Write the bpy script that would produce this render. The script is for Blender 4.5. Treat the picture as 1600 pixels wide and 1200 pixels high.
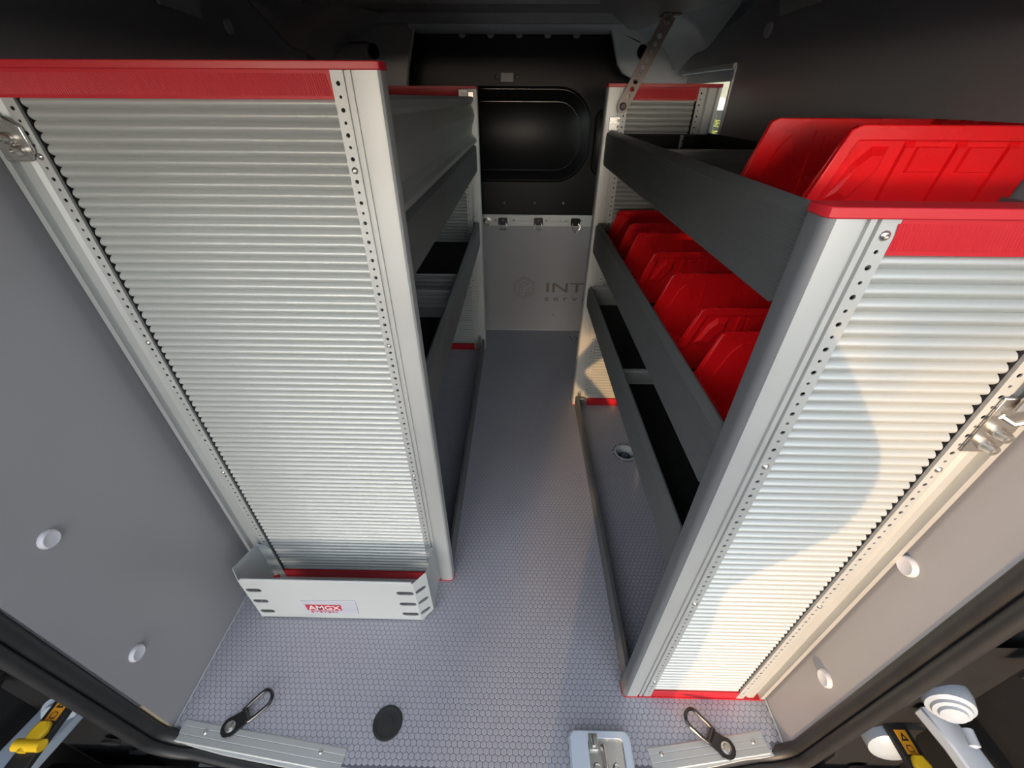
import bpy, bmesh, math, random
from mathutils import Vector, Matrix
from mathutils.geometry import tessellate_polygon
R=math.radians; PI=math.pi
random.seed(7)
S=bpy.context.scene; COL=S.collection
for o in list(bpy.data.objects): bpy.data.objects.remove(o)

# ------------------------------------------------------------ camera, world, sun, exposure
cam=bpy.data.cameras.new('camera'); camo=bpy.data.objects.new('camera',cam); COL.objects.link(camo)
cam.sensor_width=36; cam.lens=36*637/1600; cam.clip_start=.02; cam.clip_end=300
ya,pi_,ro=-.0154,.6122,-.0059
m=Matrix.Rotation(-ya,4,'Z')@Matrix.Rotation(PI/2-pi_,4,'X')@Matrix.Rotation(-ro,4,'Z')
m.translation=(.0126,0,1.5); camo.matrix_world=m
S.camera=camo
w=bpy.data.worlds.new('world'); S.world=w; w.use_nodes=True
nt=w.node_tree; bg=nt.nodes['Background']
sky=nt.nodes.new('ShaderNodeTexSky'); sky.sky_type='NISHITA'; sky.sun_disc=False
sky.sun_elevation=R(16); sky.sun_rotation=R(197); sky.air_density=1.0; sky.dust_density=1.0; sky.ozone_density=1.0
hs=nt.nodes.new('ShaderNodeHueSaturation'); hs.inputs['Saturation'].default_value=.42
nt.links.new(sky.outputs[0],hs.inputs['Color']); nt.links.new(hs.outputs[0],bg.inputs[0]); bg.inputs[1].default_value=1.35
sun=bpy.data.lights.new('sun','SUN'); sun.energy=7.8; sun.angle=R(.55); sun.color=(1,.60,.27)
so=bpy.data.objects.new('sun',sun); COL.objects.link(so)
SUN=Vector((.30,1,-.10)).normalized()
so.rotation_euler=SUN.to_track_quat('-Z','Y').to_euler(); so.location=(-3,-8,3)
vs=S.view_settings; vs.view_transform='Standard'; vs.look='None'; vs.exposure=-1.0; vs.gamma=1; vs.use_curve_mapping=False

# ------------------------------------------------------------ materials
def mat(name,col,rough=.5,metal=0,bump=None,var=None,spec=.5,coat=0,trans=0):
    m=bpy.data.materials.new(name); m.use_nodes=True; n=m.node_tree; b=n.nodes['Principled BSDF']
    b.inputs['Base Color'].default_value=(*col,1); b.inputs['Roughness'].default_value=rough
    b.inputs['Metallic'].default_value=metal; b.inputs['Specular IOR Level'].default_value=spec
    if coat: b.inputs['Coat Weight'].default_value=coat; b.inputs['Coat Roughness'].default_value=.15
    if trans: b.inputs['Transmission Weight'].default_value=trans
    tc=n.nodes.new('ShaderNodeTexCoord')
    if var:   # (scale, amount)  subtle colour variation
        t=n.nodes.new('ShaderNodeTexNoise'); t.inputs['Scale'].default_value=var[0]; t.inputs['Detail'].default_value=4
        mx=n.nodes.new('ShaderNodeMix'); mx.data_type='RGBA'; a=var[1]
        mx.inputs[6].default_value=(*[c*(1-a) for c in col],1); mx.inputs[7].default_value=(*[min(1,c*(1+a)) for c in col],1)
        n.links.new(tc.outputs['Object'],t.inputs['Vector']); n.links.new(t.outputs[0],mx.inputs[0]); n.links.new(mx.outputs[2],b.inputs['Base Color'])
        mr=n.nodes.new('ShaderNodeMapRange'); mr.inputs[3].default_value=max(.02,rough-.07); mr.inputs[4].default_value=min(1,rough+.07)
        n.links.new(t.outputs[0],mr.inputs[0]); n.links.new(mr.outputs[0],b.inputs['Roughness'])
    if bump:  # (scale vector, strength)
        mp=n.nodes.new('ShaderNodeMapping'); mp.inputs['Scale'].default_value=bump[0]
        t=n.nodes.new('ShaderNodeTexNoise'); t.inputs['Scale'].default_value=1; t.inputs['Detail'].default_value=3
        bp=n.nodes.new('ShaderNodeBump'); bp.inputs['Strength'].default_value=bump[1]; bp.inputs['Distance'].default_value=.002
        n.links.new(tc.outputs['Object'],mp.inputs[0]); n.links.new(mp.outputs[0],t.inputs[0]); n.links.new(t.outputs[0],bp.inputs['Height']); n.links.new(bp.outputs[0],b.inputs['Normal'])
    return m
M=dict(
 alu=mat('anodised_aluminium',(.50,.515,.51),.50,.45,var=(9,.05)),
 alu2=mat('anodised_aluminium_corrugated',(.47,.49,.48),.42,.40),
 greyalu=mat('grey_powder_coat',(.15,.155,.155),.45,.3,var=(14,.04)),
 nosegrey=mat('darker_grey_nose',(.16,.165,.175),.45,.25),  # darker grey than the post itself, on the near right nose only
 strap=mat('aged_zinc_strap',(.40,.34,.31),.4,.3,var=(40,.12)),
 ribalu=mat('ribbed_aluminium',(.50,.51,.50),.40,.5,var=(10,.05)),
 red=mat('red_plastic',(.50,.012,.022),.42,0,var=(16,.08),bump=((200,200,200),.05)),
 bin=mat('red_bin_plastic',(.80,.008,.012),.28,0,var=(7,.06),spec=.5),
 wall=mat('grey_laminate_panel',(.33,.325,.34),.38,0,var=(5,.04),bump=((60,60,60),.03)),
 wallcore=mat('plywood_edge',(.62,.50,.32),.7,0,bump=((10,10,400),.3),var=(30,.15)),
 floor=mat('floor_base_grey',(.125,.13,.155),.42,0,var=(4,.05)),
 hex=mat('floor_hexagon_grey',(.385,.385,.43),.40,0,var=(3.5,.08)),
 black=mat('black_bulkhead',(.004,.004,.0045),.36,0,spec=.22,var=(4,.2),bump=((40,40,40),.05)),
 rubber=mat('black_rubber',(.020,.020,.021),.48,0,var=(25,.35),bump=((90,90,90),.12)),
 rubmat=mat('black_ribbed_mat',(.010,.010,.010),.65),
 plug=mat('white_plastic_plug',(.62,.62,.66),.35),
 steel=mat('zinc_steel',(.62,.60,.56),.28,.95,var=(40,.1)),
 darksteel=mat('dark_recess_steel',(.10,.10,.10),.4,.8),
 blacksteel=mat('black_coated_steel',(.012,.012,.013),.25,.1,coat=.5),
 body=mat('pale_body_paint',(.62,.64,.66),.32,0,coat=.5,var=(6,.06)),
 roofp=mat('primer_grey_roof_metal',(.32,.31,.31),.38,.1,var=(7,.15)),
 pale=mat('pale_blue_paint',(.56,.62,.70),.3,0,coat=.4,var=(12,.05)),
 white=mat('white_painted_steel',(.38,.44,.52),.30,0,coat=.4,var=(12,.05)),
 holder=mat('light_grey_sheet_metal',(.50,.53,.53),.42,.1,var=(8,.03)),
 yellow=mat('yellow_plastic',(.80,.50,.02),.35),
 orange=mat('orange_label',(.85,.36,.02),.5),
 ink=mat('black_ink',(.01,.01,.01),.5),
 lab=mat('silver_label',(.58,.59,.66),.3,.3),
 labred=mat('label_red',(.42,.03,.05),.4),
 labwhite=mat('label_white',(.75,.7,.72),.5),
 blue=mat('blue_grey_bolt',(.12,.20,.32),.3,.6),
 emb=mat('embossed_print',(.17,.135,.115),.5),
 embd=mat('embossed_print_dark',(.12,.12,.13),.5),
 bumper=mat('black_bumper_plastic',(.014,.014,.015),.7,0,spec=.2,var=(20,.2),bump=((300,300,300),.2)),
 tarmac=mat('grey_tarmac',(.09,.088,.085),.9,0,var=(3,.2)),
 render=mat('beige_render',(.42,.38,.30),.85,0,var=(2,.06)),
 roofw=mat('white_arch_plaster',(.80,.78,.72),.8),
 leafg=mat('green_leaves',(.06,.09,.02),.6,0,var=(8,.4)),
 leaf=mat('yellow_green_leaves',(.42,.38,.06),.6,0,var=(8,.4)),
 cloth=mat('navy_jacket_cloth',(.03,.04,.07),.8,0,var=(30,.2)),
 skin=mat('skin',(.55,.33,.24),.5),
 hair=mat('brown_hair',(.05,.03,.02),.6),
 phone=mat('phone_black_glass',(.01,.01,.012),.1),
 gapshade=mat('gap_shade_black',(.004,.004,.004),.8),  # flat black standing in for the shade inside gaps, holes and slots
)
g=bpy.data.materials.new('window_glass'); g.use_nodes=True; n=g.node_tree; n.nodes.clear()
o_=n.nodes.new('ShaderNodeOutputMaterial'); tr=n.nodes.new('ShaderNodeBsdfTransparent'); gl=n.nodes.new('ShaderNodeBsdfGlossy'); mx=n.nodes.new('ShaderNodeMixShader')
gl.inputs['Roughness'].default_value=.02; tr.inputs[0].default_value=(.86,.9,.88,1); mx.inputs[0].default_value=.07
n.links.new(tr.outputs[0],mx.inputs[1]); n.links.new(gl.outputs[0],mx.inputs[2]); n.links.new(mx.outputs[0],o_.inputs[0]); M['glass']=g

# ------------------------------------------------------------ mesh builder
class MB:
    def __init__(s): s.v=[]; s.f=[]
    def add(s,vs,fs):
        k=len(s.v); s.v+= [tuple(v) for v in vs]; s.f+=[tuple(i+k for i in f) for f in fs]; return s
    def box(s,x0,x1,y0,y1,z0,z1):
        v=[(x,y,z) for x in(x0,x1) for y in(y0,y1) for z in(z0,z1)]
        return s.add(v,[(0,1,3,2),(4,6,7,5),(0,4,5,1),(2,3,7,6),(0,2,6,4),(1,5,7,3)])
    def prism(s,poly,fn,a,b,holes=()):
        """poly (list of 2d), fn(u,v,w)->3d, from w=a to w=b; optional holes"""
        loops=[list(poly)]+[list(h) for h in holes]
        flat=[p for l in loops for p in l]; N=len(flat)
        tri=tessellate_polygon([[Vector((p[0],p[1],0)) for p in l] for l in loops])
        vs=[fn(p[0],p[1],a) for p in flat]+[fn(p[0],p[1],b) for p in flat]
        fs=[t for t in tri]+[tuple(i+N for i in reversed(t)) for t in tri]
        k=0
        for l in loops:
            for i in range(len(l)):
                j=(i+1)%len(l); fs.append((k+i,k+j,k+j+N,k+i+N))
            k+=len(l)
        return s.add(vs,fs)
    def tube(s,pts,r,n=8,closed=False,caps=True):
        pts=[Vector(p) for p in pts]; L=len(pts); rr=r if isinstance(r,(list,tuple)) else [r]*L
        up=None; base=len(s.v); rings=[]
        for i,p in enumerate(pts):
            a=pts[(i-1)%L] if (closed or i>0) else p; b=pts[(i+1)%L] if (closed or i<L-1) else p
            t=(b-a).normalized()
            if up is None: up=Vector((0,0,1)) if abs(t.z)<.9 else Vector((1,0,0))
            u=(up-t*up.dot(t)).normalized(); up=u; w_=t.cross(u)
            rings.append([p+(u*math.cos(2*PI*k/n)+w_*math.sin(2*PI*k/n))*rr[i] for k in range(n)])
        vs=[q for rg in rings for q in rg]; fs=[]
        for i in range(L if closed else L-1):
            j=(i+1)%L
            for k in range(n): fs.append((i*n+k,i*n+(k+1)%n,j*n+(k+1)%n,j*n+k))
        if caps and not closed: fs.append(tuple(range(n-1,-1,-1))); fs.append(tuple((L-1)*n+k for k in range(n)))
        return s.add(vs,fs)
    def lathe(s,prof,c,axis=(0,0,1),n=20,open_=False):
        """prof list of (r,h) revolved about axis at c"""
        ax=Vector(axis).normalized(); u=ax.orthogonal().normalized(); w_=ax.cross(u); c=Vector(c); vs=[];fs=[]
        for r,h in prof:
            for k in range(n):
                a=2*PI*k/n; vs.append(c+ax*h+(u*math.cos(a)+w_*math.sin(a))*max(r,1e-5))
        for i in range(len(prof)-1):
            for k in range(n): fs.append((i*n+k,i*n+(k+1)%n,(i+1)*n+(k+1)%n,(i+1)*n+k))
        if prof[0][0]>1e-4 and not open_: fs.append(tuple(range(n-1,-1,-1)))
        if prof[-1][0]>1e-4: fs.append(tuple((len(prof)-1)*n+k for k in range(n)))
        return s.add(vs,fs)
    def xf(s,mx):
        s.v=[tuple(mx@Vector(v)) for v in s.v]; return s
    def build(s,name,mt,parent=None,smooth=True,ang=35,bevel=0,origin=None,kind=None):
        me=bpy.data.meshes.new(name); me.from_pydata(s.v,[],s.f); 
        bm=bmesh.new(); bm.from_mesh(me); bmesh.ops.recalc_face_normals(bm,faces=bm.faces); bm.to_mesh(me); bm.free()
        me.materials.append(M[mt] if isinstance(mt,str) else mt)
        if smooth:
            me.polygons.foreach_set('use_smooth',[True]*len(me.polygons)); me.set_sharp_from_angle(angle=R(ang))
        o=bpy.data.objects.new(name,me); COL.objects.link(o)
        if parent: o.parent=parent
        if bevel:
            b=o.modifiers.new('bevel','BEVEL'); b.width=bevel; b.segments=2; b.limit_method='ANGLE'; b.angle_limit=R(40)
        if kind: o['kind']=kind
        return o
def thing(name,label,cat,loc=(0,0,0),rz=0,group=None):
    o=bpy.data.objects.new(name,None); COL.objects.link(o); o.location=loc; o.rotation_euler=(0,0,rz)
    o.empty_display_size=.05; o['label']=label; o['category']=cat
    if group:o['group']=group
    return o
def tag(o,label,cat,group=None):
    o['label']=label; o['category']=cat
    if group:o['group']=group
    return o
def struct(o): o['kind']='structure'; return o
def copy_tree(o,parent=None):
    c=o.copy(); COL.objects.link(c); c.parent=parent
    for ch in list(o.children): copy_tree(ch,c)
    return c
XY=lambda u,v,w:(u,v,w)      # extrude along z
YZ=lambda u,v,w:(w,u,v)      # extrude along x
XZ=lambda u,v,w:(u,w,v)      # extrude along y
def circ(cx,cy,r,n=14,sx=1,sy=1): return [(cx+sx*r*math.cos(2*PI*k/n),cy+sy*r*math.sin(2*PI*k/n)) for k in range(n)]
def rrect(x0,x1,y0,y1,r,n=5):
    out=[]
    for cx,cy,a0 in((x1-r,y1-r,0),(x0+r,y1-r,90),(x0+r,y0+r,180),(x1-r,y0+r,270)):
        for k in range(n+1):
            a=R(a0+90*k/n); out.append((cx+r*math.cos(a),cy+r*math.sin(a)))
    return out
def screw(parent,c,axis,r=.0062,name='screw',mt='steel'):
    mb=MB().lathe([(r,0),(r*.97,.0012),(r*.75,.0030),(r*.42,.0040),(r*.40,.0022),(0,.0022)],c,axis,14)
    return mb.build(name,mt,parent)

# ------------------------------------------------------------ the van shell
WL,WR,YB,YO=-.97,.787,2.895,.33      # left wall, right wall, bulkhead, rear opening
ZC=1.83
EDGE=[(WL,.366),(-.80,.338),(-.60,.314),(-.40,.298),(-.10,.288),(.15,.290),(.35,.305),(.52,.330),(.66,.354),(WR,.368)]
def edge(x):
    for (a,b),(c,d) in zip(EDGE,EDGE[1:]):
        if a<=x<=c: return b+(d-b)*(x-a)/(c-a)
    return .366
# floor with two round lashing wells
holes=[circ(.578,1.535,.050,24),circ(.475,2.782,.047,24)]
fl=struct(MB().prism(EDGE+[(WR,YB),(WL,YB)],XY,-.018,-.0008,holes).build('floor','floor'))
p=.0166; hr=p/math.sqrt(3); vs=[];fs=[]
row=0; y=.300
def inrect(x,y,c,r): return (x-c[0])**2+(y-c[1])**2<r*r
while y<YB-.008:
    x=WL+.0065+(p/2 if row%2 else 0)
    while x<WR-.0065:
        if not(inrect(x,y,(.578,1.535),.063) or inrect(x,y,(.475,2.782),.062) or y<edge(x)+.009):
            k=len(vs); far=y>1.6
            for (r_,z_) in (((hr*.93,-.0006),(hr*.80,0)) ):
                for a in range(6):
                    t=PI/6+a*PI/3; vs.append((x+r_*math.cos(t),y+r_*math.sin(t),z_))
            fs.append(tuple(k+6+i for i in range(6)))
            for i in range(6): fs.append((k+i,k+(i+1)%6,k+6+(i+1)%6,k+6+i))
        x+=p
    y+=p*math.sqrt(3)/2; row+=1
hx=MB(); hx.v=vs; hx.f=fs; hx.build('hexagon_relief','hex',fl,smooth=False,kind='stuff')
# side walls of laminated ply, with pale cut edge at the rear
def side_wall(name,x,s,poly,holes=()):
    o=struct(MB().prism(poly,YZ,x,x+s*.010,holes).build(name,'wall',smooth=False)); return o
wl=side_wall('wall_left',WL,-1,[(.378,0),(2.42,0),(2.42,1.60),(2.36,1.66),(2.30,1.725),(2.05,1.775),(1.60,1.80),(.372,1.80)])
MB().box(WL-.0095,WL-.0005,.3745,.3785,0,.17).build('cut_edge','wallcore',wl)
wr=side_wall('wall_right',WR,1,[(.363,0),(1.74,0),(1.74,1.0),(1.872,1.0),(1.872,1.597),(2.45,1.597),(2.40,1.66),(2.2,1.70),(1.94,1.74),(1.60,1.80),(.363,1.80)])
MB().box(WR+.0005,WR+.0095,.3595,.3635,0,.17).build('cut_edge','wallcore',wr)
# outer body skin
struct(MB().box(WL-.10,WL-.085,.36,3.0,-.15,1.95).build('trim_1','body'))
struct(MB().prism([(.36,-.15),(3.0,-.15),(3.0,1.95),(.36,1.95)],YZ,WR+.085,WR+.10,[rrect(1.80,2.75,.98,1.56,.05)]).build('trim_2','body'))
ce=struct(MB().box(WL-.10,WR+.10,.36,3.0,ZC,ZC+.02).build('ceiling','roofp'))
for i,(y0,y1) in enumerate(((.9,1.0),(1.45,1.57),(2.10,2.22),(2.60,2.74))):
    bw=MB().prism([(y0,ZC),(y0+.02,ZC-.035),(y1-.02,ZC-.035),(y1,ZC)],YZ,WL-.08,WR+.08)
    bw.build('roof_bow','roofp',ce)
MB().prism([(2.63,ZC-.036),(2.66,ZC-.052),(2.86,ZC-.052),(2.88,ZC-.036)],YZ,-.55,.55).build('roof_rail','body',ce)
# header above the opening
struct(MB().box(WL-.10,WR+.10,.30,.40,1.60,1.95).build('trim_3','body'))
# D pillars outside the lining
struct(MB().prism([(-1.07,.375),(-.985,.375),(-.985,.40),(-1.07,.47)],XY,-.1,1.9).build('trim_4','body'))
struct(MB().prism([(.80,.36),(.885,.36),(.885,.47),(.80,.385)],XY,-.1,1.9).build('trim_5','body'))
# front bulkhead: black pressed steel above, grey lining below
bk=struct(MB().box(WL-.08,WR+.08,YB+.005,YB+.02,-.05,ZC).build('wall_front','black'))
def pad(x0,x1,z0,z1,r,d,ins,name='pressed_panel'):
    mb=MB(); A=rrect(x0,x1,z0,z1,r,8); B=rrect(x0+ins,x1-ins,z0+ins,z1-ins,max(r-ins,.01),8); N=len(A); y0=YB+.005
    mb.add([(a,y0,b) for a,b in A]+[(a,y0-d,b) for a,b in B],[(i,(i+1)%N,(i+1)%N+N,i+N) for i in range(N)]+[tuple(range(N,2*N))])
    MB().tube([(a,y0-d+.0006,b) for a,b in B],.0016,6,closed=True).build('pressed_edge','blacksteel',bk)
    return mb.build(name,'black',bk,ang=50)
pad(-.60,.435,1.055,1.555,.20,.012,.014)
mb=MB(); A=rrect(-.575,.410,1.080,1.530,.18,8); B=rrect(-.540,.378,1.108,1.502,.15,8); C=rrect(-.52,.358,1.128,1.482,.13,8); N=len(A); y0=YB-.0072
mb.add([(a,y0,b) for a,b in A]+[(a,y0+.010,b) for a,b in B],[(i,(i+1)%N,(i+1)%N+N,i+N) for i in range(N)])
mb=MB(); 
mb.add([(a,y0-.0002,b) for a,b in B]+[(a,y0-.012,b) for a,b in C],[(i,(i+1)%N,(i+1)%N+N,i+N) for i in range(N)]+[tuple(range(N,2*N))])
mb.build('window_blank','black',bk,ang=50); MB().tube([(a,y0-.011,b) for a,b in C],.0016,6,closed=True).build('pressed_edge','blacksteel',bk)
pad(.455,.62,1.10,1.45,.05,.010,.012)
for x in (-.314,-.159,-.003,.151,.306):
    MB().prism(rrect(x-.018,x+.018,1.765,1.815,.014),XZ,YB-.01,YB+.004).build('roof_tab','roofp',bk)
for x in (-.128,-.012): 
    MB().lathe([(.012,0),(.012,.004),(.007,.007),(0,.007)],(x,YB-.001,1.597),(0,-1,0),16).build('screw','darksteel',bk)
for x in(-.09,.11,.30): MB().lathe([(.008,0),(.007,.003),(0,.004)],(x,YB+.004,.93),(0,-1,0),12).build('screw','darksteel',bk)
MB().box(-.105,-.035,YB-.0005,YB+.004,1.575,1.615).build('latch_plate','darksteel',bk)
lo=struct(MB().box(WL,WR,YB-.010,YB+.004,0,.79).build('wall_front_lining','wall',smooth=False)); lo.name='trim_6'
MB().box(-.97,.787,YB-.016,YB-.0102,.0,.006).build('floor_bead','holder',lo)
for x,z in((.291,.655),(.278,.133)): screw(lo,(x,YB-.010,z),(0,-1,0),.006)
# faint logo print on the lining : hexagon with INT / serv
def logo_line(pts,r=.0011,mt='emb',closed=False): 
    return MB().tube([(x,YB-.0108,z) for x,z in pts],r,6,closed=closed)
cx,cz,rr=.055,.345,.088
hm=MB(); ps=[(cx+rr*math.sin(k*PI/3),cz+rr*math.cos(k*PI/3)) for k in range(6)]
for sc in (1,.84): hm.v+=[];hm.tube([(cx+(x-cx)*sc,YB-.0104,cz+(z-cz)*sc) for x,z in ps],.0013,5,closed=True)
for a,b in (((-.035,-.045),(-.035,.035)),((-.018,-.055),(-.018,.02)),((.0,.015),(.045,.04)),((-.02,.05),(.005,.037)),((.005,.037),(.03,.05)),((.005,-.02),(.05,.005)),((.005,-.045),(.05,-.02)),((.005,-.06),(.05,-.035)),((-.035,.035),(-.018,.02))):
    hm.tube([(cx+a[0],YB-.0104,cz+a[1]),(cx+b[0],YB-.0104,cz+b[1])],.0013,5)
hm.build('hexagon_emblem','emb',lo)
def text(body,name,size,mt,parent,mx,ext=.0004,sx=1,align='LEFT',shear=0,offset=0):
    cu=bpy.data.curves.new(name,'FONT'); cu.body=body; cu.size=size; cu.extrude=ext; cu.align_x=align; cu.shear=shear; cu.offset=offset; cu.resolution_u=3
    t=bpy.data.objects.new(name,cu); COL.objects.link(t); dg=bpy.context.evaluated_depsgraph_get()
    me=bpy.data.meshes.new_from_object(t.evaluated_get(dg)); bpy.data.objects.remove(t)
    me.transform(mx@Matrix.Diagonal((sx,1,1,1))); me.materials.clear(); me.materials.append(M[mt])
    o=bpy.data.objects.new(name,me); COL.objects.link(o); o.parent=parent; return o
FR=Matrix.Rotation(PI/2,4,'X')
text('INTEC','lettering',.104,'emb',lo,Matrix.Translation((.205,YB-.0104,.316))@FR,sx=1.72,offset=.0005)
text('s e r v i c e','lettering',.060,'embd',lo,Matrix.Translation((.205,YB-.0104,.246))@FR,sx=1.65)
# gussets of the body frame either side of the bulkhead, rounded and pierced
def gusset(pts,hole,y0,y1,name='roof_gusset',mt='roofp'):
    h=[circ(hole[0],hole[1],hole[2],16,1,1.05)] if hole else []
    o=MB().prism(pts,XZ,y0,y1,h).build(name,mt,ce,bevel=.008); return o
gusset([(-1.05,ZC),(-1.05,1.72),(-1.012,1.718),(-1.014,1.50),(-.60,1.50),(-.575,1.62),(-.53,1.765),(-.48,ZC)],(-.749,1.691,.030),2.66,2.70)
gusset([(.88,ZC),(.90,1.76),(.89,1.47),(.535,1.605),(.505,1.64),(.454,1.775),(.42,ZC)],(.625,1.694,.030),2.66,2.70,mt='body')
for s,xw in((-1,WL),(1,WR)):      # swaged corner pressings between roof and wall
    mb=MB(); ring=[]
    x0=xw; 
    pr=[(0,-.19),(.02,-.13),(.07,-.09),(.13,-.075),(.20,-.04),(.28,0)]
    ys=[1.95,2.10,2.22,2.34,2.46,2.56,2.66]; sc=[.25,.55,.9,.8,1.0,1.1,1.15]
    vsx=[]
    for yy,k in zip(ys,sc):
        for a,b in pr: vsx.append((x0-s*a*k,yy,ZC-.004+b*k))
    n6=len(pr); f=[]
    for i in range(len(ys)-1):
        for j in range(n6-1): f.append((i*n6+j,i*n6+j+1,(i+1)*n6+j+1,(i+1)*n6+j))
    mb.add(vsx,f); o=mb.build('roof_corner_pressing','roofp' if s<0 else 'body',ce,ang=80)
    sm=o.modifiers.new('solid','SOLIDIFY'); sm.thickness=.004
    sb=o.modifiers.new('sub','SUBSURF'); sb.levels=2; sb.render_levels=2
# hanging ply panel of the roof and wall-top brackets
MB().prism([(0.089,1.050),(0.649,1.050),(0.653,1.732),(0.548,1.960),(0.541,2.222),(0.520,2.354),(0.478,2.354),(0.249,1.715)],XY,1.745,1.752).build('roof_panel','roofp',ce)
MB().prism([(1.445,1.80),(1.455,1.70),(1.62,1.69),(1.66,1.80)],YZ,-.962,-.952).build('roof_bracket','holder',ce)
MB().prism([(1.66,1.80),(1.645,1.735),(1.617,1.70),(1.43,1.705),(1.43,1.80)],YZ,.768,.778).build('roof_bracket','holder',ce)
# window in the sliding door, with its metal frame
wn=struct(MB().box(WR+.088,WR+.092,1.80,2.75,.98,1.56).build('window_1','glass'))
wf=MB(); wf.box(WR-.006,WR+.085,1.872,1.886,1.0,1.60); wf.build('window_frame','body',wn,bevel=.003)
MB().tube([(WR-.004,1.876,1.598),(WR-.004,2.1,1.600),(WR-.004,2.46,1.60)],.010,8).build('window_frame','body',wn)
# rubber door seal: two tubes round the opening
def seal_path(xa,xb,y,zb,r):
    P=[(xa,y,1.66)]
    for z in (1.2,.8,.5): P.append((xa,y,z))
    for k in range(9):
        a=PI+k*PI/16; P.append((xa+r+r*math.cos(a),y,zb+r+r*math.sin(a)))
    for t in (.1,.2,.35,.5,.65,.8,.9): P.append((xa+r+(xb-xa-2*r)*t,y-.075*math.sin(PI*t),zb))
    for k in range(9):
        a=-PI/2+k*PI/16; P.append((xb-r+r*math.cos(a),y,zb+r+r*math.sin(a)))
    for z in (.5,.8,1.2,1.66): P.append((xb,y,z))
    return P
se=struct(MB().tube(seal_path(-.988,.800,.358,-.030,.09),.0180,14).build('trim_7','rubber'))
MB().tube(seal_path(-.991,.802,.3290,-.040,.10),.0150,12).build('outer_lip','rubber',se)
# rear sill strips of aluminium
for x0,x1,ss in((-.945,-.45,((-.87,.0),(-.52,.004))),(.395,.735,((.70,.0),(.43,.004)))):
    t=thing('sill_strip','ribbed aluminium sill strip on the %s, by the %s lashing ring'%(('left','left') if x0<0 else ('right','right')),'sill strip',((x0+x1)/2,edge((x0+x1)/2)+.022,0),R(-6.6) if x0<0 else R(7.6))
    mb=MB(); prof=[(-.030,-.006),(-.030,.0006),(-.028,.0025),(-.014,.0025),(-.013,.0018),(-.011,.0025),(.004,.0025),(.005,.0018),(.007,.0025),(.019,.0025),(.022,.0004),(.022,-.006)]
    mb.prism(prof,YZ,(x0-x1)/2,(x1-x0)/2); mb.build('strip','alu',t,smooth=False)
    for sx,sy in ss: screw(t,(sx-(x0+x1)/2,sy,.0022),(0,0,1),.006)
tag(MB().prism(EDGE+[(x,y-.014) for x,y in reversed(EDGE)],XY,-.03,-.003).build('sill_edge','holder'),'pale metal edge along the rear of the floor','sill')
bpy.data.objects['sill_edge']['kind']='structure'; bpy.data.objects['sill_edge'].name='trim_8'

for x_,y_ in((WL+.0028,.378),(WR-.0028,.366)): MB().tube([(x_,y_,.001),(x_,YB-.02,.001)],.0030,6).build('sealant_bead','holder',fl)
# ------------------------------------------------------------ wall plugs
def plug(x,y,z,s,label,group=None):
    r=.0205
    o=MB().lathe([(r,0),(r,.004),(r*.93,.008),(r*.80,.010),(r*.72,.0092),(0,.0098)],(0,0,0),(s,0,0),28).build('wall_plug','plug')
    o.location=(x,y,z); tag(o,label,'plug',group)
plug(WL+.0002,.496,.736,1,'round white plastic plug on the left wall, the upper of two')
plug(WL+.0002,.448,.312,1,'round white plastic plug on the left wall, the lower one near the floor')
plug(WL+.0002,1.778,1.689,1,'dim round plug high on the left wall above the rack')
plug(WR-.0002,.464,.752,-1,'round white plug on the sunlit right wall, the upper of two')
plug(WR-.0002,.421,.330,-1,'round white plug on the right wall with a long shadow, the lower one')
plug(WR-.0002,1.697,1.678,-1,'dim round plug high on the dark right wall')

# ------------------------------------------------------------ racks
def strip_with_holes(x0,x1,y,z0,z1,rows,th=.002):
    """vertical plate facing -y with real holes; rows=list of (z,r)"""
    mb=MB(); cx=(x0+x1)/2; zs=[z for z,_ in rows]; e=[z0]+[(a+b)/2 for a,b in zip(zs,zs[1:])]+[z1]
    for i,(z,r) in enumerate(rows):
        a,b=e[i],e[i+1]; out=[]
        for k in range(16):
            side,t=divmod(k,4); t/=4
            out.append([(x0+(x1-x0)*t,a),(x1,a+(b-a)*t),(x1-(x1-x0)*t,b),(x0,b-(b-a)*t)][side])
        inn=[]
        for q in out:
            d=math.atan2((q[1]-z),(q[0]-cx)); inn.append((cx+r*math.cos(d),z+r*math.sin(d)))
        vs=[(q[0],y,q[1]) for q in out]+[(q[0],y,q[1]) for q in inn]+[(q[0],y+th,q[1]) for q in inn]
        mb.add(vs,[(k,(k+1)%16,(k+1)%16+16,k+16) for k in range(16)]+[(k+16,(k+1)%16+16,(k+1)%16+32,k+32) for k in range(16)])
    mb.add([(x0,y,z0),(x0,y+.006,z0),(x0,y+.006,z1),(x0,y,z1)],[(0,1,2,3)])
    mb.add([(x1,y,z0),(x1,y+.006,z0),(x1,y+.006,z1),(x1,y,z1)],[(0,1,2,3)])
    return mb
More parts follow.
